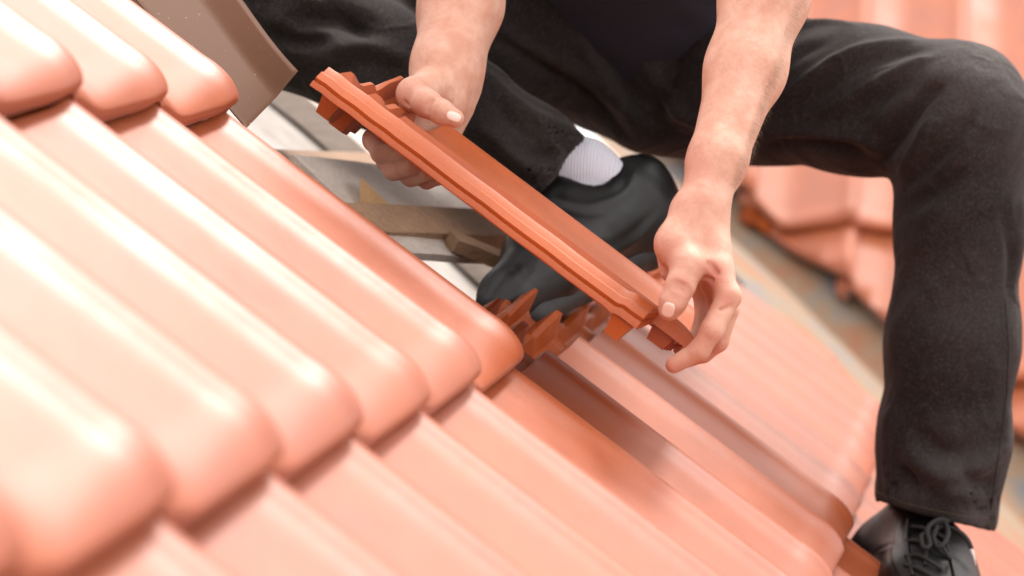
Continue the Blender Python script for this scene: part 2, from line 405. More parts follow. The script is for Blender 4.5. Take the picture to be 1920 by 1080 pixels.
# battens, counter battens and membrane under the open patch
def roofpt(s, y, h): return SD*s + CD*y + ND*h
for j in range(-3, 10):
    s = (j-2)*G + .012 - LT + .045
    far = 3.5 - s*cosA
    bm = beam_bm(roofpt(s, -2.4, -.118), roofpt(s, max(far, .5), -.118), ND, .048, .030)
    bm_obj('batten', bm, M_WOOD if j != 2 else M_WOOD, roof)
for y in np.arange(-2.2, 3.4, .66):
    s1 = min(2.4, (3.45-y)/cosA)
    bm_obj('counter_batten', beam_bm(roofpt(-1.9, y+.25, -.153), roofpt(s1, y+.25, -.153), ND, .06, .036), M_PALE, roof)
nn = 26; V = []; F = []
for a_ in range(nn+1):
    for b_ in range(nn+1):
        s = -1.9+4.4*a_/nn; y = -2.5+(3.62-s*cosA+2.5)*b_/nn
        V.append(tuple(roofpt(s, y, -.178+.006*math.sin(a_*2.1+b_)*math.cos(b_*1.7))))
for a_ in range(nn):
    for b_ in range(nn): q = a_*(nn+1)+b_; F.append((q, q+1, q+nn+2, q+nn+1))
link_mesh('underlay_membrane', V, F, M_MEMB, roof)

# ------------------------------------------------------------------ neighbouring roof slope behind, meeting in a valley
Y0 = 3.62
bgroof = empty('neighbouring_roof', (0, 4.2, .3)); tag(bgroof, 'blurred orange tile roof slope behind the worker, rising from the valley', 'roof')
bpy.context.view_layer.update(); BINV = bgroof.matrix_world.inverted()
S2 = Vector((0, -cosA, -sinA)); C2 = Vector((1, 0, 0)); N2 = Vector((0, -sinA, cosA)); ORG2 = Vector((0, Y0, 0))
G2 = .48; L2 = .575; W2 = .236
ME_TILE2 = tile_mesh('roof_tile', L2, False, M_TILE2)
CUT2_CO, CUT2_NO = Vector((0, Y0+.05, 0)), Vector((-1, -1, 0)).normalized()
for j in range(-7, 5):
    for i in range(-14, 12):
        mw = tile_matrix(j*G2-.10, i*W2+.125, .03, S2, C2, N2, ORG2, L2, G2) @ Matrix.Diagonal((W2/W, 1, 1, 1))
        cs = [mw @ Vector(p) for p in ((-.03,0,0), (W,0,0), (W,-L2,0), (-.03,-L2,0))]
        ds = [side(c_, CUT2_CO, CUT2_NO) for c_ in cs]
        if min(ds) > 0: continue
        if (mw.translation).x < -1.6 or mw.translation.z > 2.4: continue
        o = add_tile(ME_TILE2, mw, bgroof, BINV)
        if max(ds) > 0: cut_tile(o, mw, CUT2_CO, CUT2_NO)
V = []
for x, y in ((-2.2, Y0+2.2), (2.2, Y0-2.2), (3.2, Y0-2.2), (3.2, Y0+2.9), (-2.2, Y0+2.9)):
    V.append((x, y, (y-Y0)*math.tan(AL)-.13))
link_mesh('roof_boarding', V, [(0,1,2,3,4)], M_WOOD, bgroof, False)
# valley gutter
vd = Vector((1, -1, -math.tan(AL))).normalized()
V = []; F = []; K = 24
for k in range(K+1):
    c_ = Vector((-2, Y0+2, 2*math.tan(AL))) + vd*(k/K*6.2)
    z0 = Vector((0, 0, -.085))
    a1 = c_ + z0 + Vector((0, -.62, 0)) + Vector((0, 0, 0)); a1.z = -math.tan(AL)*a1.x-.095
    b1 = c_ + z0 + Vector((.30, 0, 0)); b1.z = math.tan(AL)*(b1.y-Y0)-.055
    V += [tuple(a1), tuple(c_+z0+Vector((0,0,.004*math.sin(k*2)))), tuple(b1)]
for k in range(K):
    for q in range(2): a_ = 3*k+q; F.append((a_, a_+3, a_+4, a_+1))
vg = link_mesh('valley_gutter', V, F, M_VALLEY); tag(vg, 'dull beige metal valley gutter between the two tiled slopes', 'gutter')

# ------------------------------------------------------------------ ground far below and house wall
g = link_mesh('ground', [(-300,-300,-6), (300,-300,-6), (300,300,-6), (-300,300,-6)], [(0,1,2,3)], M_GROUND, None, False); tag(g, kind='structure')

# ------------------------------------------------------------------ implicit surfaces for body, clothes, shoes
def nA(v): return np.array(v, dtype=np.float32)
def cap(a, b, ra, rb=None, k=.01, op='+', fl=None): return dict(a=nA(a), b=nA(b), ra=ra, rb=ra if rb is None else rb, k=k, op=op, fl=fl)
def chain(pts, rs, k=.01, op='+'): return [cap(pts[q], pts[q+1], rs[q], rs[q+1], k, op) for q in range(len(pts)-1)]
def dcap(X, p):
    ba = p['b']-p['a']; L2_ = float(ba@ba)+1e-12; pa = X-p['a']
    t = np.clip((pa@ba)/L2_, 0, 1); q = pa-t[..., None]*ba
    if p['fl'] is not None:     # flattened along an axis: (axis, factor)
        ax, fc = p['fl']; c = q@nA(ax); q = q+np.outer(c, nA(ax)).reshape(q.shape)*(fc-1)
    return np.sqrt((q*q).sum(-1))-(p['ra']+(p['rb']-p['ra'])*t)
def smin(a, b, k):
    h = np.maximum(k-np.abs(a-b), 0)/k; return np.minimum(a, b)-h*h*k*.25
def evalsdf(X, prims, extra=None):
    d = np.full(X.shape[:-1], 1.0, np.float32)
    for p in prims:
        if p['op'] == '+': d = smin(d, dcap(X, p), p['k'])
        else: d = -smin(-d, dcap(X, p), p['k'])
    if extra: d = extra(X, d)
    return d
def sdf_mesh(prims, h, extra=None, B=16, bounds=None):
    if bounds is None:
        lo = np.min([np.minimum(p['a'], p['b'])-max(p['ra'], p['rb']) for p in prims if p['op'] == '+'], 0)-3*h
        hi = np.max([np.maximum(p['a'], p['b'])+max(p['ra'], p['rb']) for p in prims if p['op'] == '+'], 0)+3*h
    else: lo, hi = nA(bounds[0]), nA(bounds[1])
    nb = np.ceil((hi-lo)/(h*B)).astype(int); N = nb*B+1
    D = np.empty(N, np.float32)
    hd = h*B*math.sqrt(3)/2; ar = np.arange(B+1, dtype=np.float32)*h
    loc = np.stack(np.meshgrid(ar, ar, ar, indexing='ij'), -1)
    for bx in range(nb[0]):
        for by in range(nb[1]):
            for bz in range(nb[2]):
                o = lo+nA((bx, by, bz))*B*h; c = (o+h*B/2)[None]
                near = []; mn = 9
                for p in prims:
                    dd = float(dcap(c, dict(p, fl=None))[0])
                    if p['fl'] is not None: dd -= .0
                    if dd < hd*1.25+p['k']+.02: near.append(p)
                    if p['op'] == '+': mn = min(mn, dd)
                sl_ = (slice(bx*B, bx*B+B+1), slice(by*B, by*B+B+1), slice(bz*B, bz*B+B+1))
                if not any(p['op'] == '+' for p in near): D[sl_] = 1.0
                elif mn < -hd*1.3-.03 and all(p['op'] == '+' for p in near): D[sl_] = -1.0
                else: D[sl_] = evalsdf(loc+o, near, extra)
    s = D < 0
    def c8(A): return [A[i:A.shape[0]-1+i, j:A.shape[1]-1+j, k:A.shape[2]-1+k] for i in (0,1) for j in (0,1) for k in (0,1)]
    cs = c8(s); cnt = sum(c.astype(np.int8) for c in cs); act = (cnt > 0) & (cnt < 8)
    I = np.argwhere(act); idx = np.full(act.shape, -1, np.int64); idx[act] = np.arange(len(I))
    acc = np.zeros((len(I), 3), np.float32); num = np.zeros(len(I), np.float32)
    cor = [(i, j, k) for i in (0,1) for j in (0,1) for k in (0,1)]
    for p in range(8):
        for q in range(p+1, 8):
            if sum(abs(cor[p][t]-cor[q][t]) for t in range(3)) != 1: continue
            a_ = D[tuple((I+cor[p]).T)]; b_ = D[tuple((I+cor[q]).T)]; m = (a_ < 0) != (b_ < 0)
            t = np.where(m, a_/np.where(m, a_-b_, 1), 0)
            acc += np.where(m[:, None], nA(cor[p])+(nA(cor[q])-nA(cor[p]))*t[:, None], 0); num += m
    Vv = lo+(I+acc/num[:, None])*h
    Fs = []
    for ax in range(3):
        e = [0, 0, 0]; e[ax] = 1; u = [0, 0, 0]; u[(ax+1) % 3] = 1; w = [0, 0, 0]; w[(ax+2) % 3] = 1
        sh = [D.shape[q]-e[q] for q in range(3)]
        s0 = s[:sh[0], :sh[1], :sh[2]]; s1 = s[e[0]:, e[1]:, e[2]:]
        for flip, mask in ((False, s0 & ~s1), (True, ~s0 & s1)):
            J = np.argwhere(mask); J = J[(J[:, (ax+1) % 3] > 0) & (J[:, (ax+2) % 3] > 0)]
            J = J[(J[:, (ax+1) % 3] < s.shape[(ax+1) % 3]-1) & (J[:, (ax+2) % 3] < s.shape[(ax+2) % 3]-1)]
            if not len(J): continue
            q = [idx[tuple((J-np.array(u)-np.array(w)).T)], idx[tuple((J-np.array(w)).T)], idx[tuple(J.T)], idx[tuple((J-np.array(u)).T)]]
            f = np.stack(q, 1); f = f[(f >= 0).all(1)]
            if flip: f = f[:, ::-1]
            Fs.append(f)
    return Vv.astype(np.float64), np.concatenate(Fs)
def vnormals(V, F):
    n = np.cross(V[F[:, 2]]-V[F[:, 0]], V[F[:, 3]]-V[F[:, 1]]); N = np.zeros_like(V)
    for q in range(4): np.add.at(N, F[:, q], n)
    return N/np.maximum(np.linalg.norm(N, axis=1, keepdims=True), 1e-12)
def relax(V, F, it=2, lam=.5):
    e = np.concatenate([F[:, [0,1]], F[:, [1,2]], F[:, [2,3]], F[:, [3,0]]])
    for _ in range(it):
        S_ = np.zeros_like(V); C_ = np.zeros(len(V))
        np.add.at(S_, e[:, 0], V[e[:, 1]]); np.add.at(C_, e[:, 0], 1)
        V = V+(S_/np.maximum(C_, 1)[:, None]-V)*lam
    return V
def bvh(V, F): return BVHTree.FromPolygons([tuple(v) for v in V], [tuple(f) for f in F])
def shoot(tree, px, py):
    d = (P(px, py, 1)-CAM).normalized(); h_ = tree.ray_cast(CAM, d)
    return h_[0], h_[1]
def seg_dist(V, A, B):
    A = np.array(A); B = np.array(B); ba = B-A; t = np.clip(((V-A)@ba)/(ba@ba+1e-12), 0, 1)
    return np.linalg.norm(V-A-t[:, None]*ba, axis=1), t
def folds(V, F, lines, gain=1.0):
    """raise or sink soft ridges along lines drawn over the surface; (points, height, width)"""
    tree = bvh(V, F); N = vnormals(V, F); D = np.zeros_like(V)
    for pts, amp, wd in lines:
        h3 = []; nf = Vector((0,0,0))
        for px, py in pts:
            h_, hn = shoot(tree, px, py)
            if h_ is not None: h3.append(h_); nf += hn
        if len(h3) < 2: continue
        h3 = spline(h3, 4); best = np.full(len(V), 9.0); tt = np.zeros(len(V)); n_ = len(h3)-1
        for q in range(n_):
            d, t = seg_dist(V, h3[q], h3[q+1]); m = d < best; best[m] = d[m]; tt[m] = (q+t[m])/n_
        w_ = amp*gain*np.exp(-(best/(wd*.85))**2)*np.clip(np.sin(np.pi*np.clip(tt*.94+.03, 0, 1)), 0, 1)**.6
        nf.normalize(); nf_ = np.array(nf); sg = N@nf_
        D += nf_*(w_*np.abs(sg)**.5)[:, None]
    return V+D
def fnoise(V, sc, seed, n=5):
    r = np.random.default_rng(seed); o = np.zeros(len(V))
    for k in range(n):
        w = r.normal(size=3)*sc; o += np.sin(V@w+r.uniform(0, 6.28))*.5
        w2 = r.normal(size=3)*sc*1.7; o += np.sin(V@w2+2*np.sin(V@w))*.35
    return o/n

person = empty('person', P(1250, 300, 3.3))
tag(person, 'crouching worker in black jeans and dark shirt holding up a roof tile with both hands', 'person')
bpy.context.view_layer.update()

# held tile: head upper left, nose lower right; the crest side away from the camera
HEAD = P(596, 150, 2.55); NOSE = P(1284, 668, 2.50)
vx = (HEAD-NOSE).normalized()                 # local +y runs to the head
view = (P(950, 420, 2.5)-CAM).normalized()
across = (view - vx*view.dot(vx)).normalized(); nrm = across.cross(vx)
if nrm.dot(UP) < 0: nrm = -nrm
EL = math.radians(1.7)                          # how much of the top face shows
across2 = across*math.cos(EL)+nrm*math.sin(EL)
zl = (nrm*math.cos(EL)-across*math.sin(EL))
scale = (HEAD-NOSE).length/LT
ME_HELD = ME_TILE.copy(); ME_HELD.materials.clear(); ME_HELD.materials.append(M_HELD)
mh = Matrix((across2, vx, zl)).transposed().to_4x4()
if mh.to_3x3().determinant() < 0: print('BAD HAND')
mh.translation = HEAD - (mh.to_3x3() @ Vector((-.015, 0, -.002)))
ht = bpy.data.objects.new('held_roof_tile', ME_HELD); COL.objects.link(ht); ht.matrix_world = mh @ Matrix.Diagonal((1, scale, .84, 1))
tag(ht, 'single loose orange clay tile held edge-on in both hands above the roof', 'roof tile')

PXM = lambda d: d/FPX
def arm_and_hand():
    pr = []
    # --- hand at the tile nose (right side of the picture)
    q = lambda x, y, d: P(x, y, d+.06)
    k = .011
    # forearm
    pr += [cap(q(1462,-130,2.64), q(1434,-10,2.60), .040, .0425, .02), cap(q(1434,-10,2.60), q(1398,130,2.56), .0405, .037, .02),
           cap(q(1398,130,2.56), q(1345,300,2.50), .0355, .0262, .02), cap(q(1345,300,2.50), q(1318,385,2.475), .0255, .0235, .016)]
    pr += [cap(q(1372,190,2.58), q(1335,330,2.52), .026, .020, .02)]
    # palm: metacarpals
    pr += [cap(q(1316,392,2.470), q(1347,505,2.445), .0185, .0135, .014), cap(q(1322,390,2.480), q(1352,520,2.465), .0180, .0135, .014),
           cap(q(1310,392,2.492), q(1342,532,2.490), .0175, .0130, .014), cap(q(1298,400,2.500), q(1322,540,2.512), .0165, .0125, .014)]
    # thenar and thumb
    pr += [cap(q(1292,405,2.470), q(1268,462,2.452), .0185, .0185, .014), cap(q(1268,458,2.455), q(1288,497,2.430), .0172, .0152, .012),
           cap(q(1259,455,2.475), q(1262,505,2.480), .0160, .0130, .012),
           cap(q(1290,500,2.428), q(1276,535,2.420), .0142, .0130, .008), cap(q(1276,535,2.420), q(1262,566,2.419), .0128, .0122, .006), cap(q(1262,566,2.419), q(1255,582,2.421), .0122, .0098, .005)]
    pr += [cap(q(1298,495,2.438), q(1338,508,2.450), .0085, .011, .014)]
    # index finger
    pr += [cap(q(1345,508,2.440), q(1366,556,2.430), .0125, .0115, .008), cap(q(1366,556,2.430), q(1336,617,2.420), .0112, .0103, .005),
           cap(q(1336,617,2.420), q(1312,656,2.424), .0105, .0093, .004), cap(q(1312,656,2.424), q(1264,684,2.432), .0092, .0080, .005)]
    # middle
    pr += [cap(q(1352,528,2.462), q(1364,580,2.456), .0120, .0108, .006), cap(q(1364,580,2.456), q(1346,640,2.452), .0105, .0098, .003),
           cap(q(1346,640,2.452), q(1318,662,2.458), .0098, .0092, .003), cap(q(1318,662,2.458), q(1288,674,2.474), .0088, .0078, .003)]
    # ring, little finger under the nose
    pr += [cap(q(1340,535,2.488), q(1350,590,2.486), .0115, .0105, .005), cap(q(1350,590,2.486), q(1330,640,2.486), .010, .0095, .003), cap(q(1330,640,2.486), q(1290,664,2.50), .0092, .0078, .003),
           cap(q(1318,542,2.512), q(1322,590,2.512), .0105, .0095, .005), cap(q(1322,590,2.512), q(1306,640,2.512), .0090, .0085, .003), cap(q(1306,640,2.512), q(1276,655,2.52), .0082, .0070, .003)]
    # tendons / veins
    for pts, r in (([(1345,200,2.510),(1330,290,2.478),(1318,350,2.463),(1305,410,2.458)], .0022), ([(1310,300,2.488),(1300,380,2.462),(1296,420,2.4555)], .0016)):
        p3 = [q(*t) for t in pts]
        pr += chain(p3, [r]*len(p3), .008)
    # creases
    for (x0,y0,x1,y1,d,r) in ((1262,530,1292,545,2.4065,.0015), (1264,538,1290,551,2.4065,.0014), (1262,524,1288,536,2.4065,.0008), (1267,495,1264,478,2.4355,.0015),
                              (1262,600,1262,600,2.30,.001), (1330,494,1345,512,2.4280,.0020), (1318,520,1345,526,2.4300,.0014), (1322,634,1340,644,2.4095,.0010), (1350,582,1370,575,2.417,.0010)):
        if d > 2.35: pr.append(cap(q(x0,y0,d), q(x1,y1,d), r, r, .004, '-'))
    return pr
def left_hand():
    q = lambda x, y, d: P(x, y, d+.045); pr = []
    pr += [cap(q(893,-260,2.84), q(878,-120,2.82), .043, .0455, .02), cap(q(878,-120,2.82), q(864,10,2.79), .0455, .0415, .02), cap(q(864,10,2.79), q(838,125,2.745), .0415, .0345, .02),
           cap(q(838,125,2.745), q(824,185,2.725), .0335, .0300, .02), cap(q(850,60,2.80), q(852,170,2.765), .030, .025, .02)]
    # palm behind the tile
    pr += [cap(q(800,178,2.71), q(752,262,2.70), .0200, .0150, .014), cap(q(822,190,2.72), q(772,285,2.715), .0195, .0150, .014),
           cap(q(838,198,2.735), q(790,300,2.725), .0190, .0150, .014), cap(q(850,205,2.75), q(812,312,2.74), .0185, .0140, .014)]
    # thenar knob and thumb over the crest
    pr += [cap(q(806,165,2.695), q(776,178,2.665), .0185, .0165, .012), cap(q(776,176,2.665), q(800,194,2.640), .0150, .0140, .010),
           cap(q(800,194,2.640), q(828,210,2.628), .0125, .0125, .006), cap(q(828,210,2.628), q(853,222,2.622), .0118, .0092, .004)]
    # fingers curl under the tile
    f = lambda a, b, c, d_, r: [cap(q(*a), q(*b), r+.001, r+.0008, .007), cap(q(*b), q(*c), r, r-.0003, .004), cap(q(*c), q(*d_), r-.0006, r-.002, .004)]
    pr += f((748,228,2.70), (702,262,2.672), (716,286,2.640), (756,286,2.615), .0112)
    pr += f((762,262,2.70), (727,300,2.672), (738,318,2.640), (772,312,2.615), .0110)
    pr += f((780,285,2.71), (757,318,2.675), (770,331,2.645), (800,325,2.62), .0102)
    pr += f((800,300,2.72), (788,330,2.68), (800,338,2.655), (826,334,2.64), .0090)
    for pts, r in (([(858,60,2.742),(850,120,2.716),(838,160,2.697)], .0022), ([(835,100,2.722),(832,140,2.705),(840,185,2.694)], .0018)):
        pr += chain([q(*t) for t in pts], [r]*3, .008)
    for (x0,y0,x1,y1,d,r) in ((796,205,806,186,2.624,.0010), (802,207,811,190,2.623,.0009), (752,192,772,196,2.648,.0015)):
        pr.append(cap(q(x0,y0,d), q(x1,y1,d), r, r, .004, '-'))
    return pr
PIVOT = P(1255, -60, 3.42)
def coarse_body():
    q = lambda x, y, d: P(x, y, d); pr = []
    sR, sL = q(1440,-500,2.98), q(985,-500,3.02)
    pr += [cap(q(1462,-130,2.70), sR, .042, .052, .03), cap(q(893,-260,2.885), sL, .044, .052, .03)]
    pr += [cap(q(1462,-130,2.70), q(1448,-60,2.675), .040, .0415, .03), cap(q(893,-260,2.885), q(884,-170,2.875), .043, .045, .03)]
    pr += [cap(sR, sL, .06, .06, .06), cap(q(1215,-430,3.05), q(1245,0,3.38), .115, .11, .08), cap(q(1160,-430,3.05), q(1180,0,3.38), .11, .11, .08)]
    pr += [cap(q(1210,-560,2.97), q(1205,-640,2.90), .055, .052, .04), cap(q(1205,-730,2.84), q(1205,-690,2.80), .088, .07, .04), cap(q(1205,-790,2.85), q(1205,-770,2.87), .088, .088, .04)]
    pr += [cap(q(1205,-705,2.715), q(1205,-690,2.712), .013, .015, .012), cap(q(1165,-650,2.76), q(1245,-650,2.76), .022, .022, .03), cap(q(1055,-720,2.87), q(1055,-690,2.87), .016, .014, .01), cap(q(1355,-720,2.87), q(1355,-690,2.87), .016, .014, .01)]
    pr += [cap(q(1330,110,3.30), q(1800,205,3.13), .062, .05, .03), cap(q(1800,205,3.13), q(1750,900,3.17), .05, .030, .03), cap(q(1150,90,3.33), q(520,15,3.10), .062, .052, .03), cap(q(520,15,3.10), q(1040,300,3.13), .05, .024, .03)]
    return pr
Va, Fa = sdf_mesh(arm_and_hand(), .0013); Va = relax(Va, Fa, 1, .4)
Vb, Fb = sdf_mesh(left_hand(), .0014); Vb = relax(Vb, Fb, 1, .4)
Vc, Fc = sdf_mesh(coarse_body(), .010); Vc = relax(Vc, Fc, 2, .5)
BODYV = np.concatenate([Va, Vb, Vc]); BODYF = np.concatenate([Fa, Fb+len(Va), Fc+len(Va)+len(Vb)])
body = link_mesh('body', BODYV, BODYF, M_SKIN, person)
fl = np.zeros(len(BODYV))
for x, y, d, r, s in ((1332,520,2.44,.016,.8), (1338,505,2.43,.014,.6), (1362,560,2.42,.012,.6), (1280,520,2.41,.014,.45), (1275,545,2.41,.010,.5), (1262,470,2.44,.02,.3), (1250,690,2.44,.012,.7),
                      (1300,600,2.44,.03,.35), (1330,650,2.45,.022,.4), (705,262,2.66,.02,.95), (728,302,2.65,.018,.95), (758,320,2.65,.018,.9), (790,332,2.65,.018,.85), (780,178,2.65,.018,.3), (800,200,2.63,.016,.3), (1310,340,2.47,.03,.25), (850,60,2.75,.03,.15)):
    c = np.array(P(x, y, d+.05)); fl = np.maximum(fl, min(1, s*1.3)*np.exp(-((BODYV-c)**2).sum(1)/(r*r)))
at = body.data.attributes.new('flush', 'FLOAT', 'POINT'); at.data.foreach_set('value', fl.astype(np.float32))
TREE_B = bvh(np.concatenate([Va, Vb]), np.concatenate([Fa, Fb+len(Va)]))
def nail(cx, cy, ang, lx, ly):
    """a nail plate laid on the thumb; ang = picture angle of the thumb axis"""
    V = []; F = []; ca, sa = math.cos(ang), math.sin(ang); R_, T_ = 7, 24
    for r_ in range(R_+1):
        for t in range(T_):
            th = 2*math.pi*t/T_; k = r_/R_
            e_ = lambda c: math.copysign(abs(c)**.72, c)
            a_ = e_(math.cos(th))*lx*k; b_ = e_(math.sin(th))*ly*k
            p, n_ = shoot(TREE_B, cx+a_*ca-b_*sa, cy+a_*sa+b_*ca)
            if p is None: p = P(cx, cy, 2.42); n_ = -fw
            V.append(tuple(p+n_*(.0009 if r_ < R_-1 else (.0008 if r_ < R_ else -.0006))))
    for r_ in range(R_):
        for t in range(T_): F.append((r_*T_+t, (r_+1)*T_+t, (r_+1)*T_+(t+1) % T_, r_*T_+(t+1) % T_))
    return link_mesh('thumbnail', V, F, M_NAIL, person)
nail(1253, 581, math.radians(104), 15, 12.5)
nail(851, 219, math.radians(22), 15, 9.5)
# fine arm hair, mostly on the outer side of the forearm at the right
HV = []; HF = []
def hairs(n, x0, y0, x1, y1, spread, dirv, ln):
    for _ in range(n):
        t = random.random(); x = x0+(x1-x0)*t+random.uniform(-spread, spread*.15); y = y0+(y1-y0)*t+random.uniform(-4, 4)
        p, n_ = shoot(TREE_B, x, y)
        if p is None: continue
        d = (RT*dirv[0]-UP*dirv[1]); d = (d-n_*d.dot(n_)).normalized()
        l = ln*random.uniform(.5, 1.2); side_ = d.cross(n_).normalized()*.00006
        b_ = p; m_2 = p+(d*.5+n_*.6+side_*random.uniform(-900, 900)).normalized()*l*.5; e_ = m_2+(d+n_*.35+side_*random.uniform(-1500, 1500)).normalized()*l*.5
        s = len(HV)
        for c in (b_, m_2): HV.extend([tuple(c-side_), tuple(c+side_)])
        HV.append(tuple(e_)); HF.extend([(s, s+1, s+3, s+2), (s+2, s+3, s+4)])
hairs(700, 1508, -10, 1378, 350, 14, (.8, 1), .012)
hairs(350, 1460, 0, 1350, 330, 90, (.15, 1), .007)
hairs(160, 945, -20, 905, 110, 20, (.2, 1), .008)
hairs(120, 782, 20, 764, 150, 12, (-.3, 1), .008)
for p_ in (): pass
ah = link_mesh('arm_hair', HV, HF, M_HAIR, person); ah['kind'] = 'stuff'

# ------------------------------------------------------------------ trousers
q = P
def trousers_prims():
    pr = []
    # thigh and shin of the standing leg (right of the picture)
    pr += [cap(q(1240,70,3.36), q(1420,160,3.27), .105, .088, .05), cap(q(1420,165,3.27), q(1620,188,3.19), .0880, .0835, .03), cap(q(1620,188,3.19), q(1790,212,3.13), .0835, .0770, .03),
           cap(q(1790,212,3.13), q(1800,232,3.12), .0770, .0765, .03),
           cap(q(1800,240,3.12), q(1800,420,3.13), .0760, .0700, .03), cap(q(1800,420,3.13), q(1786,640,3.14), .0695, .0725, .03), cap(q(1786,640,3.14), q(1770,820,3.15), .0725, .0745, .03),
           cap(q(1770,820,3.15), q(1749,1010,3.16), .0745, .0715, .02)]
    # thigh and shin of the bent leg (left of the picture)
    pr += [cap(q(1150,60,3.36), q(900,60,3.26), .105, .092, .05), cap(q(900,50,3.26), q(560,5,3.14), .092, .080, .04), cap(q(560,5,3.14), q(520,10,3.12), .080, .080, .04),
           cap(q(520,20,3.11), q(700,120,3.09), .076, .068, .03), cap(q(700,120,3.09), q(860,210,3.10), .068, .064, .02), cap(q(860,210,3.10), q(985,290,3.12), .064, .058, .02), cap(q(985,290,3.12), q(1072,345,3.13), .058, .052, .02)]
    # seat
    pr += [cap(q(1120,40,3.44), q(1330,60,3.46), .125, .12, .06), cap(q(1210,120,3.42), q(1300,180,3.36), .09, .075, .05), cap(q(1150,120,3.34), q(1215,185,3.32), .07, .06, .05)]
    return pr
# hems: planes that cut the legs off
def plane_of(a, b): n_ = nA(Vector(b)-Vector(a)); n_ /= np.linalg.norm(n_); return nA(b), n_
h1c, h1n = nA(q(1749, 972, 3.16)), nA((q(1755, 972, 3.09)-q(1748, 760, 3.19)).normalized())
hemv = (q(1858,992,3.16)-q(1634,935,3.13)).normalized(); dpt = fw-hemv*fw.dot(hemv); nn_ = hemv.cross(dpt.normalized())
if nn_.dot(q(1750,1000,3.16)-q(1750,800,3.16)) < 0: nn_ = -nn_
h1c, h1n = nA(q(1750, 966, 3.15)), nA(nn_)
h2a = (q(1032,362,3.11)-q(1100,258,3.13)).normalized(); dpt = (fw*.95+RT*.25); dpt = (dpt-h2a*dpt.dot(h2a)).normalized(); n2_ = h2a.cross(dpt)
if n2_.dot(q(1120,350,3.12)-q(900,230,3.12)) < 0: n2_ = -n2_
h2c, h2n = nA(q(1068, 312, 3.12)), nA(n2_)
L1A, L1B = nA(q(1800,420,3.13)), nA(q(1750,1010,3.16)); L2A, L2B = nA(q(860,210,3.10)), nA(q(1072,345,3.13))
def hem_cut(X, d):
    near1 = ((X-L1B)**2).sum(-1) < .17**2; near2 = ((X-L2B)**2).sum(-1) < .12**2
    p1 = (X-h1c)@h1n; p2 = (X-h2c)@h2n
    d = np.where(near1, np.maximum(d, p1), d); d = np.where(near2, np.maximum(d, p2), d)
    c1 = np.maximum(d+.006, -(p1+.05)); c2 = np.maximum(d+.006, -(p2+.04))
    d = np.where(near1, np.maximum(d, -c1), d); d = np.where(near2, np.maximum(d, -c2), d)
    return d
Vt, Ft = sdf_mesh(trousers_prims(), .0045, hem_cut); Vt = relax(Vt, Ft, 1, .4)
FO = [
 # thigh folds of the standing leg
 ([(1470,190),(1560,120),(1640,88),(1720,75)], .0070, .010), ([(1480,215),(1570,150),(1650,108),(1730,95)], -.0060, .010),
 ([(1545,222),(1620,170),(1700,125),(1750,105)], .0060, .009), ([(1560,235),(1640,190),(1710,150)], -.0050, .010),
 ([(1655,300),(1690,240),(1725,190),(1765,160)], -.0130, .013), ([(1630,285),(1665,220),(1710,172)], .0070, .012),
 ([(1690,330),(1725,270),(1760,215)], .0080, .012), ([(1710,345),(1765,290),(1810,235),(1822,200)], -.0060, .009), ([(1722,352),(1790,300),(1825,240)], .0050, .009),
 ([(1440,252),(1540,250),(1620,258),(1655,290)], .0080, .013), ([(1450,268),(1540,266),(1610,275)], -.0060, .011),
 ([(1410,100),(1460,60),(1540,45),(1600,48)], .005, .010), ([(1420,160),(1480,110),(1550,80)], -.004, .012),
 ([(1700,395),(1745,370),(1800,330)], -.0060, .011), ([(1700,420),(1760,390),(1830,330)], .0050, .012), ([(1690,500),(1740,440),(1800,400),(1860,340)], .004, .014),
 ([(1880,400),(1900,480),(1895,560)], -.005, .012), ([(1668,640),(1720,560),(1790,500)], .003, .014), ([(1668,790),(1720,700),(1800,640)], -.003, .013), ([(1652,800),(1700,730),(1760,690)], .0035, .011),
 # hem area: slump of the cloth on the shoe
 ([(1640,850),(1700,845),(1740,880),(1800,888),(1870,850)], .0095, .013), ([(1640,885),(1690,880),(1730,915)], -.0075, .012), ([(1700,790),(1770,850),(1840,840),(1880,800)], -.0090, .017),
 ([(1740,900),(1790,925),(1850,925)], .006, .012), ([(1800,870),(1830,905),(1860,910)], -.005, .010), ([(1700,860),(1725,900),(1728,950)], .004, .007),
 # bent leg
 ([(505,30),(560,55),(620,60),(640,110)], .009, .012), ([(500,60),(570,82),(620,85)], -.009, .012), ([(510,90),(600,100),(680,82),(760,110)], .010, .014), ([(540,50),(620,35),(700,50)], -.010, .015),
 ([(520,125),(600,135),(690,120),(770,150)], -.006, .015), ([(600,10),(660,40),(700,60)], -.010, .012), ([(560,-5),(620,20),(650,50)], .007, .010),
 ([(900,140),(960,190),(1030,235),(1090,262)], .006, .014), ([(930,200),(1000,260),(1040,320)], -.006, .013), ([(890,230),(960,290),(1010,330)], .006, .012), ([(1010,230),(1050,265),(1060,300)], -.004, .008),
 ([(960,270),(1000,290),(1050,285)], -.005, .009), ([(900,270),(960,330),(1000,345)], -.005, .010),
 # thigh and lap
 ([(925,70),(1020,125),(1110,185),(1180,260)], -.007, .008), ([(940,60),(1030,110),(1130,170),(1200,240)], .006, .012), ([(1080,60),(1130,130),(1180,220)], .010, .016), ([(1110,60),(1160,130),(1210,210)], -.010, .016),
 ([(1200,90),(1240,160),(1290,225)], .008, .016), ([(1180,90),(1180,150),(1195,190)], -.006, .010), ([(1290,80),(1250,170),(1230,240)], -.008, .016), ([(1250,200),(1300,225),(1350,230)], .006, .014),
]
Vt = folds(Vt, Ft, FO, 1.6)
Nt = vnormals(Vt, Ft); Vt = Vt+Nt*(fnoise(Vt, 38, 3)*.0022+fnoise(Vt, 90, 5)*.0007)[:, None]
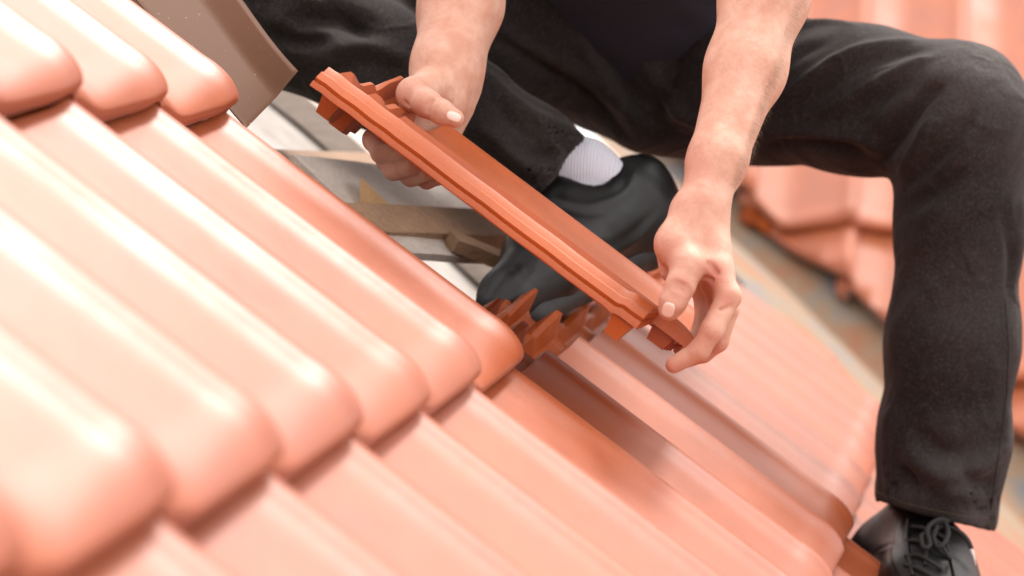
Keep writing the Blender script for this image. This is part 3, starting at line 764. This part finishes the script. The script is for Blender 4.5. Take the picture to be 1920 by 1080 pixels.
tr = link_mesh('trousers', Vt, Ft, M_DENIM, person)
TREE_T = bvh(Vt, Ft)
wn_ = np.zeros(len(Vt))  # highlights on knee and thigh tops painted into the colour, plus faded cloth
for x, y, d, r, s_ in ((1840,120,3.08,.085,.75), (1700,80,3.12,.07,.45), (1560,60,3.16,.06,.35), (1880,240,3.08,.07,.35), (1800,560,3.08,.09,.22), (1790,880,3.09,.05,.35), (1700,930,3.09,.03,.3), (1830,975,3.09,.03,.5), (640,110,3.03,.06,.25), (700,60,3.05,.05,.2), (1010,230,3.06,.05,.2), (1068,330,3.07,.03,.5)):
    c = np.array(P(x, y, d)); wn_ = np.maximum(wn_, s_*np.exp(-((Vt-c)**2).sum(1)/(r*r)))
at = tr.data.attributes.new('worn_and_lit', 'FLOAT', 'POINT'); at.data.foreach_set('value', wn_.astype(np.float32))
def stitches(name, pts, step, ln, r, m, parent, off=.0006):
    path = []
    for a_, b_ in zip(pts[:-1], pts[1:]):
        n_ = max(2, int(math.hypot(b_[0]-a_[0], b_[1]-a_[1])/3))
        path += [(a_[0]+(b_[0]-a_[0])*k/n_, a_[1]+(b_[1]-a_[1])*k/n_) for k in range(n_)]
    p3 = []
    for x, y in path:
        p, n_ = shoot(TREE_T, x, y)
        if p is not None: p3.append(p+n_*off)
    V = []; F = []; acc = 0; 
    for a_, b_ in zip(p3[:-1], p3[1:]):
        l = (b_-a_).length
        if l > .02: continue
        acc += l
        if acc >= step:
            acc = 0; d = (b_-a_).normalized(); v_, f_ = tube_mesh([b_-d*ln/2, b_, b_+d*ln/2], [r*.5, r, r*.5], 5)
            s = len(V); V += v_; F += [tuple(i+s for i in f) for f in f_]
    return link_mesh(name, V, F, m, parent)
def seamline(name, pts, r, m, parent):
    p3 = []
    for a_, b_ in zip(pts[:-1], pts[1:]):
        for k in range(12):
            p, n_ = shoot(TREE_T, a_[0]+(b_[0]-a_[0])*k/12, a_[1]+(b_[1]-a_[1])*k/12)
            if p is not None and (not p3 or (p-p3[-1]).length < .03): p3.append(p+n_*.0001)
    if len(p3) < 3: return
    v_, f_ = tube_mesh(p3, r, 6); return link_mesh(name, v_, f_, m, parent)
stitches('hem_stitching', [(1637,917),(1665,932),(1700,944),(1750,956),(1800,966),(1856,972)], .0032, .0022, .00038, M_STITCH, tr)
stitches('seam_stitching', [(1878,560),(1884,650),(1880,740),(1868,830),(1858,905),(1852,960)], .0036, .0024, .0003, M_SEAM, tr)
seamline('side_seam', [(1884,560),(1891,650),(1887,740),(1876,830),(1864,905),(1857,960)], .0009, M_DENIM, tr)
seamline('hem_fold', [(1634,930),(1660,948),(1700,960),(1750,973),(1800,983),(1856,988)], .0016, M_DENIM, tr)
stitches('hem_stitching', [(1086,268),(1078,290),(1060,315),(1035,338),(1022,350)], .0036, .0024, .0004, M_STITCH, tr)

# ------------------------------------------------------------------ shirt, hair of the head
pr = [cap(q(1440,-500,2.98), q(985,-500,3.02), .085, .085, .06), cap(q(1225,-430,3.05), q(1250,-20,3.36), .145, .135, .08), cap(q(1150,-430,3.05), q(1170,-10,3.36), .14, .13, .08),
      cap(q(1440,-500,2.98), q(1452,-330,2.84), .075, .066, .05), cap(q(985,-500,3.02), q(945,-390,2.95), .075, .066, .05), cap(q(1060,0,3.31), q(1355,0,3.31), .050, .050, .05)]
Vs, Fs_ = sdf_mesh(pr, .008); Vs = relax(Vs, Fs_, 2); Ns = vnormals(Vs, Fs_); Vs = Vs+Ns*(fnoise(Vs, 30, 9)*.006)[:, None]
link_mesh('shirt', Vs, Fs_, M_SHIRT, person)
pr = [cap(q(1205,-800,2.87), q(1205,-770,2.89), .098, .096, .03), cap(q(1205,-790,2.93), q(1205,-720,2.95), .085, .07, .04)]
Vs, Fs_ = sdf_mesh(pr, .008); Vs = relax(Vs, Fs_, 1); Ns = vnormals(Vs, Fs_); Vs = Vs+Ns*(fnoise(Vs, 160, 4)*.004)[:, None]
link_mesh('hair', Vs, Fs_, M_HEADHAIR, person)

# ------------------------------------------------------------------ sock and shoes
def sdf_obj(name, pr, h, m, parent, extra=None, fo=None, rl=1):
    V, F = sdf_mesh(pr, h, extra); V = relax(V, F, rl, .4)
    if fo: V = folds(V, F, fo, .4)
    o = link_mesh(name, V, F, m, parent); return o, V, F
sdf_obj('sock', [cap(q(1040,310,3.13), q(1085,322,3.13), .037, .037, .02), cap(q(1085,322,3.13), q(1112,345,3.13), .037, .036, .02), cap(q(1112,345,3.13), q(1095,400,3.12), .036, .03, .02)], .003, M_SOCK, person,
        fo=[([(1060,345),(1090,335),(1130,345)], -.002, .004), ([(1050,352),(1085,345),(1110,352)], .0015, .004)])
# shoe of the bent leg: heel raised to the upper right, toe low on the left
def shoe_back(X, d):
    # open collar round the ankle
    cc = nA(q(1092, 305, 3.13)); ax = nA((q(1100,250,3.13)-q(1100,350,3.13)).normalized())
    return d
shp = [cap(q(1186,372,3.16), q(1196,402,3.15), .0430, .0440, .03), cap(q(1190,345,3.15), q(1175,365,3.14), .026, .036, .03), cap(q(1186,410,3.15), q(1100,440,3.10), .042, .040, .04),
       cap(q(1100,440,3.10), q(1020,505,3.03), .040, .040, .04), cap(q(1020,505,3.03), q(950,556,2.97), .038, .032, .03), cap(q(1040,398,3.10), q(1000,470,3.05), .030, .030, .03),
       cap(q(1060,385,3.11), q(1120,385,3.12), .034, .036, .03), cap(q(985,530,2.99), q(925,577,2.94), .026, .020, .02), cap(q(1215,330,3.16), q(1228,372,3.16), .018, .024, .02)]
shp.append(cap(q(1085,300,3.13), q(1098,352,3.12), .0375, .036, .008, '-'))
back_shoe = empty('shoe', P(1080, 560, 3.0)); 
setpar(back_shoe, person)
sdf_obj('shoe_upper', shp, .0032, M_LEATHER, back_shoe,
  fo=[([(1140,480),(1190,455),(1240,400)], .0035, .005), ([(1120,470),(1180,440),(1232,392)], -.003, .006), ([(1060,460),(1110,470),(1140,450)], -.004, .007), ([(985,440),(1010,470),(1000,520)], .004, .007), ([(1000,500),(960,540),(930,575)], -.003, .007),
      ([(1040,372),(1100,385),(1170,365),(1190,320)], .0045, .006), ([(1040,388),(1105,402),(1178,385)], -.0035, .006), ([(1010,520),(1060,500),(1090,480)], .003, .005), ([(960,500),(990,520),(1020,540)], .003, .005)])
sole = [cap(q(1226,430,3.16), q(1180,480,3.13), .026, .022, .01), cap(q(1180,482,3.13), q(1090,535,3.06), .020, .020, .01), cap(q(1090,535,3.06), q(1000,588,2.98), .020, .018, .01), cap(q(1000,588,2.98), q(935,592,2.95), .016, .012, .01),
        cap(q(1232,448,3.165), q(1212,472,3.15), .026, .024, .01)]
sdf_obj('sole', sole, .0035, M_SOLE, back_shoe)
v_, f_ = tube_mesh([q(1238,340,3.13), q(1249,355,3.13), q(1252,380,3.135)], .005, 8); link_mesh('pull_loop', v_, f_, M_LEATHER, back_shoe)
# shoe of the standing leg, toe towards the camera and out of the picture
front_shoe = empty('shoe', P(1740, 1180, 3.1)); setpar(front_shoe, person)
fs = [cap(q(1632,1052,3.22), q(1594,1088,3.23), .028, .030, .03), cap(q(1712,985,3.19), q(1690,1030,3.20), .034, .040, .03), cap(q(1655,1045,3.22), q(1640,1085,3.22), .030, .034, .03), cap(q(1700,1040,3.18), q(1735,1110,3.06), .046, .045, .04), cap(q(1735,1110,3.06), q(1760,1215,2.96), .046, .040, .04),
      cap(q(1730,985,3.15), q(1745,1060,3.09), .030, .034, .03), cap(q(1775,1040,3.12), q(1790,1150,3.02), .026, .030, .03), cap(q(1672,1020,3.21), q(1662,1060,3.20), .030, .036, .02)]
sh1, V1, F1 = sdf_obj('shoe_upper', fs, .0028, M_LEATHER, front_shoe,
  fo=[([(1616,1062),(1650,1030),(1685,1018)], -.0035, .0035), ([(1612,1070),(1640,1040),(1680,1026)], .003, .005), ([(1690,975),(1676,1020),(1678,1060),(1690,1080)], .0022, .0028), ([(1684,975),(1671,1020),(1673,1060),(1684,1080)], -.002, .003),
      ([(1575,1062),(1592,1040),(1610,1075)], .003, .005)])
ts_ = bvh(V1, F1)
sdf_obj('sole', [cap(q(1585,1100,3.23), q(1640,1135,3.20), .018, .018, .01), cap(q(1640,1135,3.20), q(1700,1240,3.0), .018, .018, .01), cap(q(1795,1130,3.1), q(1815,1240,2.98), .018, .018, .01), cap(q(1600,1085,3.22), q(1560,1060,3.24), .016, .018, .01)], .004, M_SOLE, front_shoe)
def on_shoe(x, y, off):
    d = (P(x, y, 1)-CAM).normalized(); h_ = ts_.ray_cast(CAM, d)
    return h_[0]+h_[1]*off if h_[0] is not None else None
def lace(pts, r=.0024, name='lace', m=M_LACE, free=None):
    p3 = []
    for t in pts:
        p = on_shoe(t[0], t[1], t[2])
        if p is None: p = P(t[0], t[1], 3.07)
        p3.append(p)
    v_, f_ = tube_mesh(spline(p3, 6), r, 7); return link_mesh(name, v_, f_, m, front_shoe)
# tongue edge / eyelet flaps
for pts in ([(1706,975),(1702,1010),(1705,1045),(1712,1080)], [(1762,985),(1772,1020),(1785,1060),(1792,1090)]):
    lace([(x, y, .001) for x, y in pts], .0030, 'eyelet_flap', M_LEATHER)
for a_ in ([(1706,990,.001),(1722,994,.004),(1740,1002,.006),(1762,1010,.004),(1780,1020,.001)], [(1700,1016,.001),(1720,1020,.004),(1742,1030,.006),(1764,1042,.004),(1784,1048,.001)],
           [(1698,1044,.001),(1722,1046,.004),(1744,1060,.006),(1766,1072,.003)], [(1696,1060,.001),(1722,1070,.004),(1745,1085,.005)], [(1764,990,.003),(1750,1012,.008),(1738,1035,.006),(1735,1062,.002)]):
    lace(a_)
lace([(1744,1012,.008),(1730,1024,.014),(1732,1044,.014),(1742,1040,.014),(1738,1016,.016),(1756,998,.016),(1772,994,.012)], .0026)
lace([(1748,1000,.010),(1765,1004,.016),(1768,1030,.018),(1756,1044,.014),(1748,1026,.012),(1754,1008,.014)], .0026)
lace([(1742,1020,.010),(1760,1040,.013),(1775,1058,.010),(1779,1052,.008)], .0022)
p3 = [P(1764,996,3.085), P(1780,990,3.06), P(1800,998,3.045), P(1814,1012,3.04), P(1822,1030,3.035)]
v_, f_ = tube_mesh(spline(p3, 6), .0028, 7); link_mesh('lace', v_, f_, M_LACE, front_shoe)
v_, f_ = tube_mesh([P(1821,1029,3.035), P(1826,1044,3.034), P(1829,1060,3.033)], [.0024,.0016,.0012], 7); link_mesh('lace_tip', v_, f_, M_AGLET, front_shoe)
v_, f_ = tube_mesh([P(1732,1040,3.06), P(1734,1052,3.058)], .0016, 7); link_mesh('lace_tip', v_, f_, M_AGLET, front_shoe)

# ------------------------------------------------------------------ brown sheet tucked beside the finished courses
def sheet():
    TL, TR, BL, BR = P(205,-60,2.80), P(345,-75,2.93), P(462,240,2.70), P(547,150,2.76)
    nS, nT = 20, 40; V = []; F = []
    nv = (TR-TL).cross(BL-TL).normalized()
    if nv.dot(UP) < 0: nv = -nv
    for a_ in range(nS+1):
        for b_ in range(nT+1):
            s, t = a_/nS, b_/nT
            top_ = TL.lerp(TR, s); bot = BL.lerp(BR, s); p = top_.lerp(bot, t)
            p = p + nv*(.018*max(0, s-.72)/.28*1.0 + .006*math.sin(t*4+1)*s)
            V.append(p)
    n1_ = len(V); V = V+[p-nv*.0012 for p in V]
    for a_ in range(nS):
        for b_ in range(nT):
            q_ = a_*(nT+1)+b_; F.append((q_, q_+1, q_+nT+2, q_+nT+1)); F.append((q_+n1_, q_+nT+1+n1_, q_+nT+2+n1_, q_+1+n1_))
    for b_ in range(nT):
        for a_ in (0, nS): q_ = a_*(nT+1)+b_; F.append((q_, q_+1, q_+1+n1_, q_+n1_))
    for a_ in range(nS):
        for b_ in (0, nT): q_ = a_*(nT+1)+b_; F.append((q_, q_+nT+1, q_+nT+1+n1_, q_+n1_))
    return link_mesh('plastic_sheet', [tuple(p) for p in V], F, M_SHEET)
sh = sheet(); tag(sh, 'brown scratched stiff sheet with bent edge beside the finished tiles at the upper left', 'sheet')

# ------------------------------------------------------------------ loose wood in the open patch
def board(name, A, B, w, h, m, label, bev=.0025):
    o = bm_obj(name, beam_bm(A, B, ND, w, h, bev, .0008), m); tag(o, label, 'board', 'loose boards lying in the open patch of roof'); return o
board('loose_board', P(640,424,2.92), P(985,434,3.30), .05, .026, M_WOOD, 'long brown board lying level across the open patch behind the held tile')
board('loose_board', P(600,352,2.98), P(900,380,3.45), .10, .012, M_PALE, 'weathered pale board lying above the long brown board')
board('loose_board', P(735,464,2.95), P(905,474,3.15), .03, .010, M_PALE, 'thin whitish board below the long brown board')
board('loose_board', P(846,452,3.06), P(968,498,3.12), .024, .016, M_WOOD, 'short brown offcut slanting down beside the black shoe under the held tile')
bm = bmesh.new(); pts = [P(676,332,3.02), P(748,402,3.06), P(672,400,2.99)]
t_ = fw*.03
vs_ = [bm.verts.new(p) for p in pts]+[bm.verts.new(p+t_) for p in pts]
bm.faces.new(vs_[:3]); bm.faces.new(vs_[3:][::-1])
for k in range(3): bm.faces.new((vs_[k], vs_[k+3], vs_[(k+1) % 3+3], vs_[(k+1) % 3]))
bmesh.ops.recalc_face_normals(bm, faces=bm.faces)
tag(bm_obj('wood_wedge', bm, M_WOOD_Y, None, False), 'yellow fresh cut wooden wedge on top of the long brown board', 'wedge')
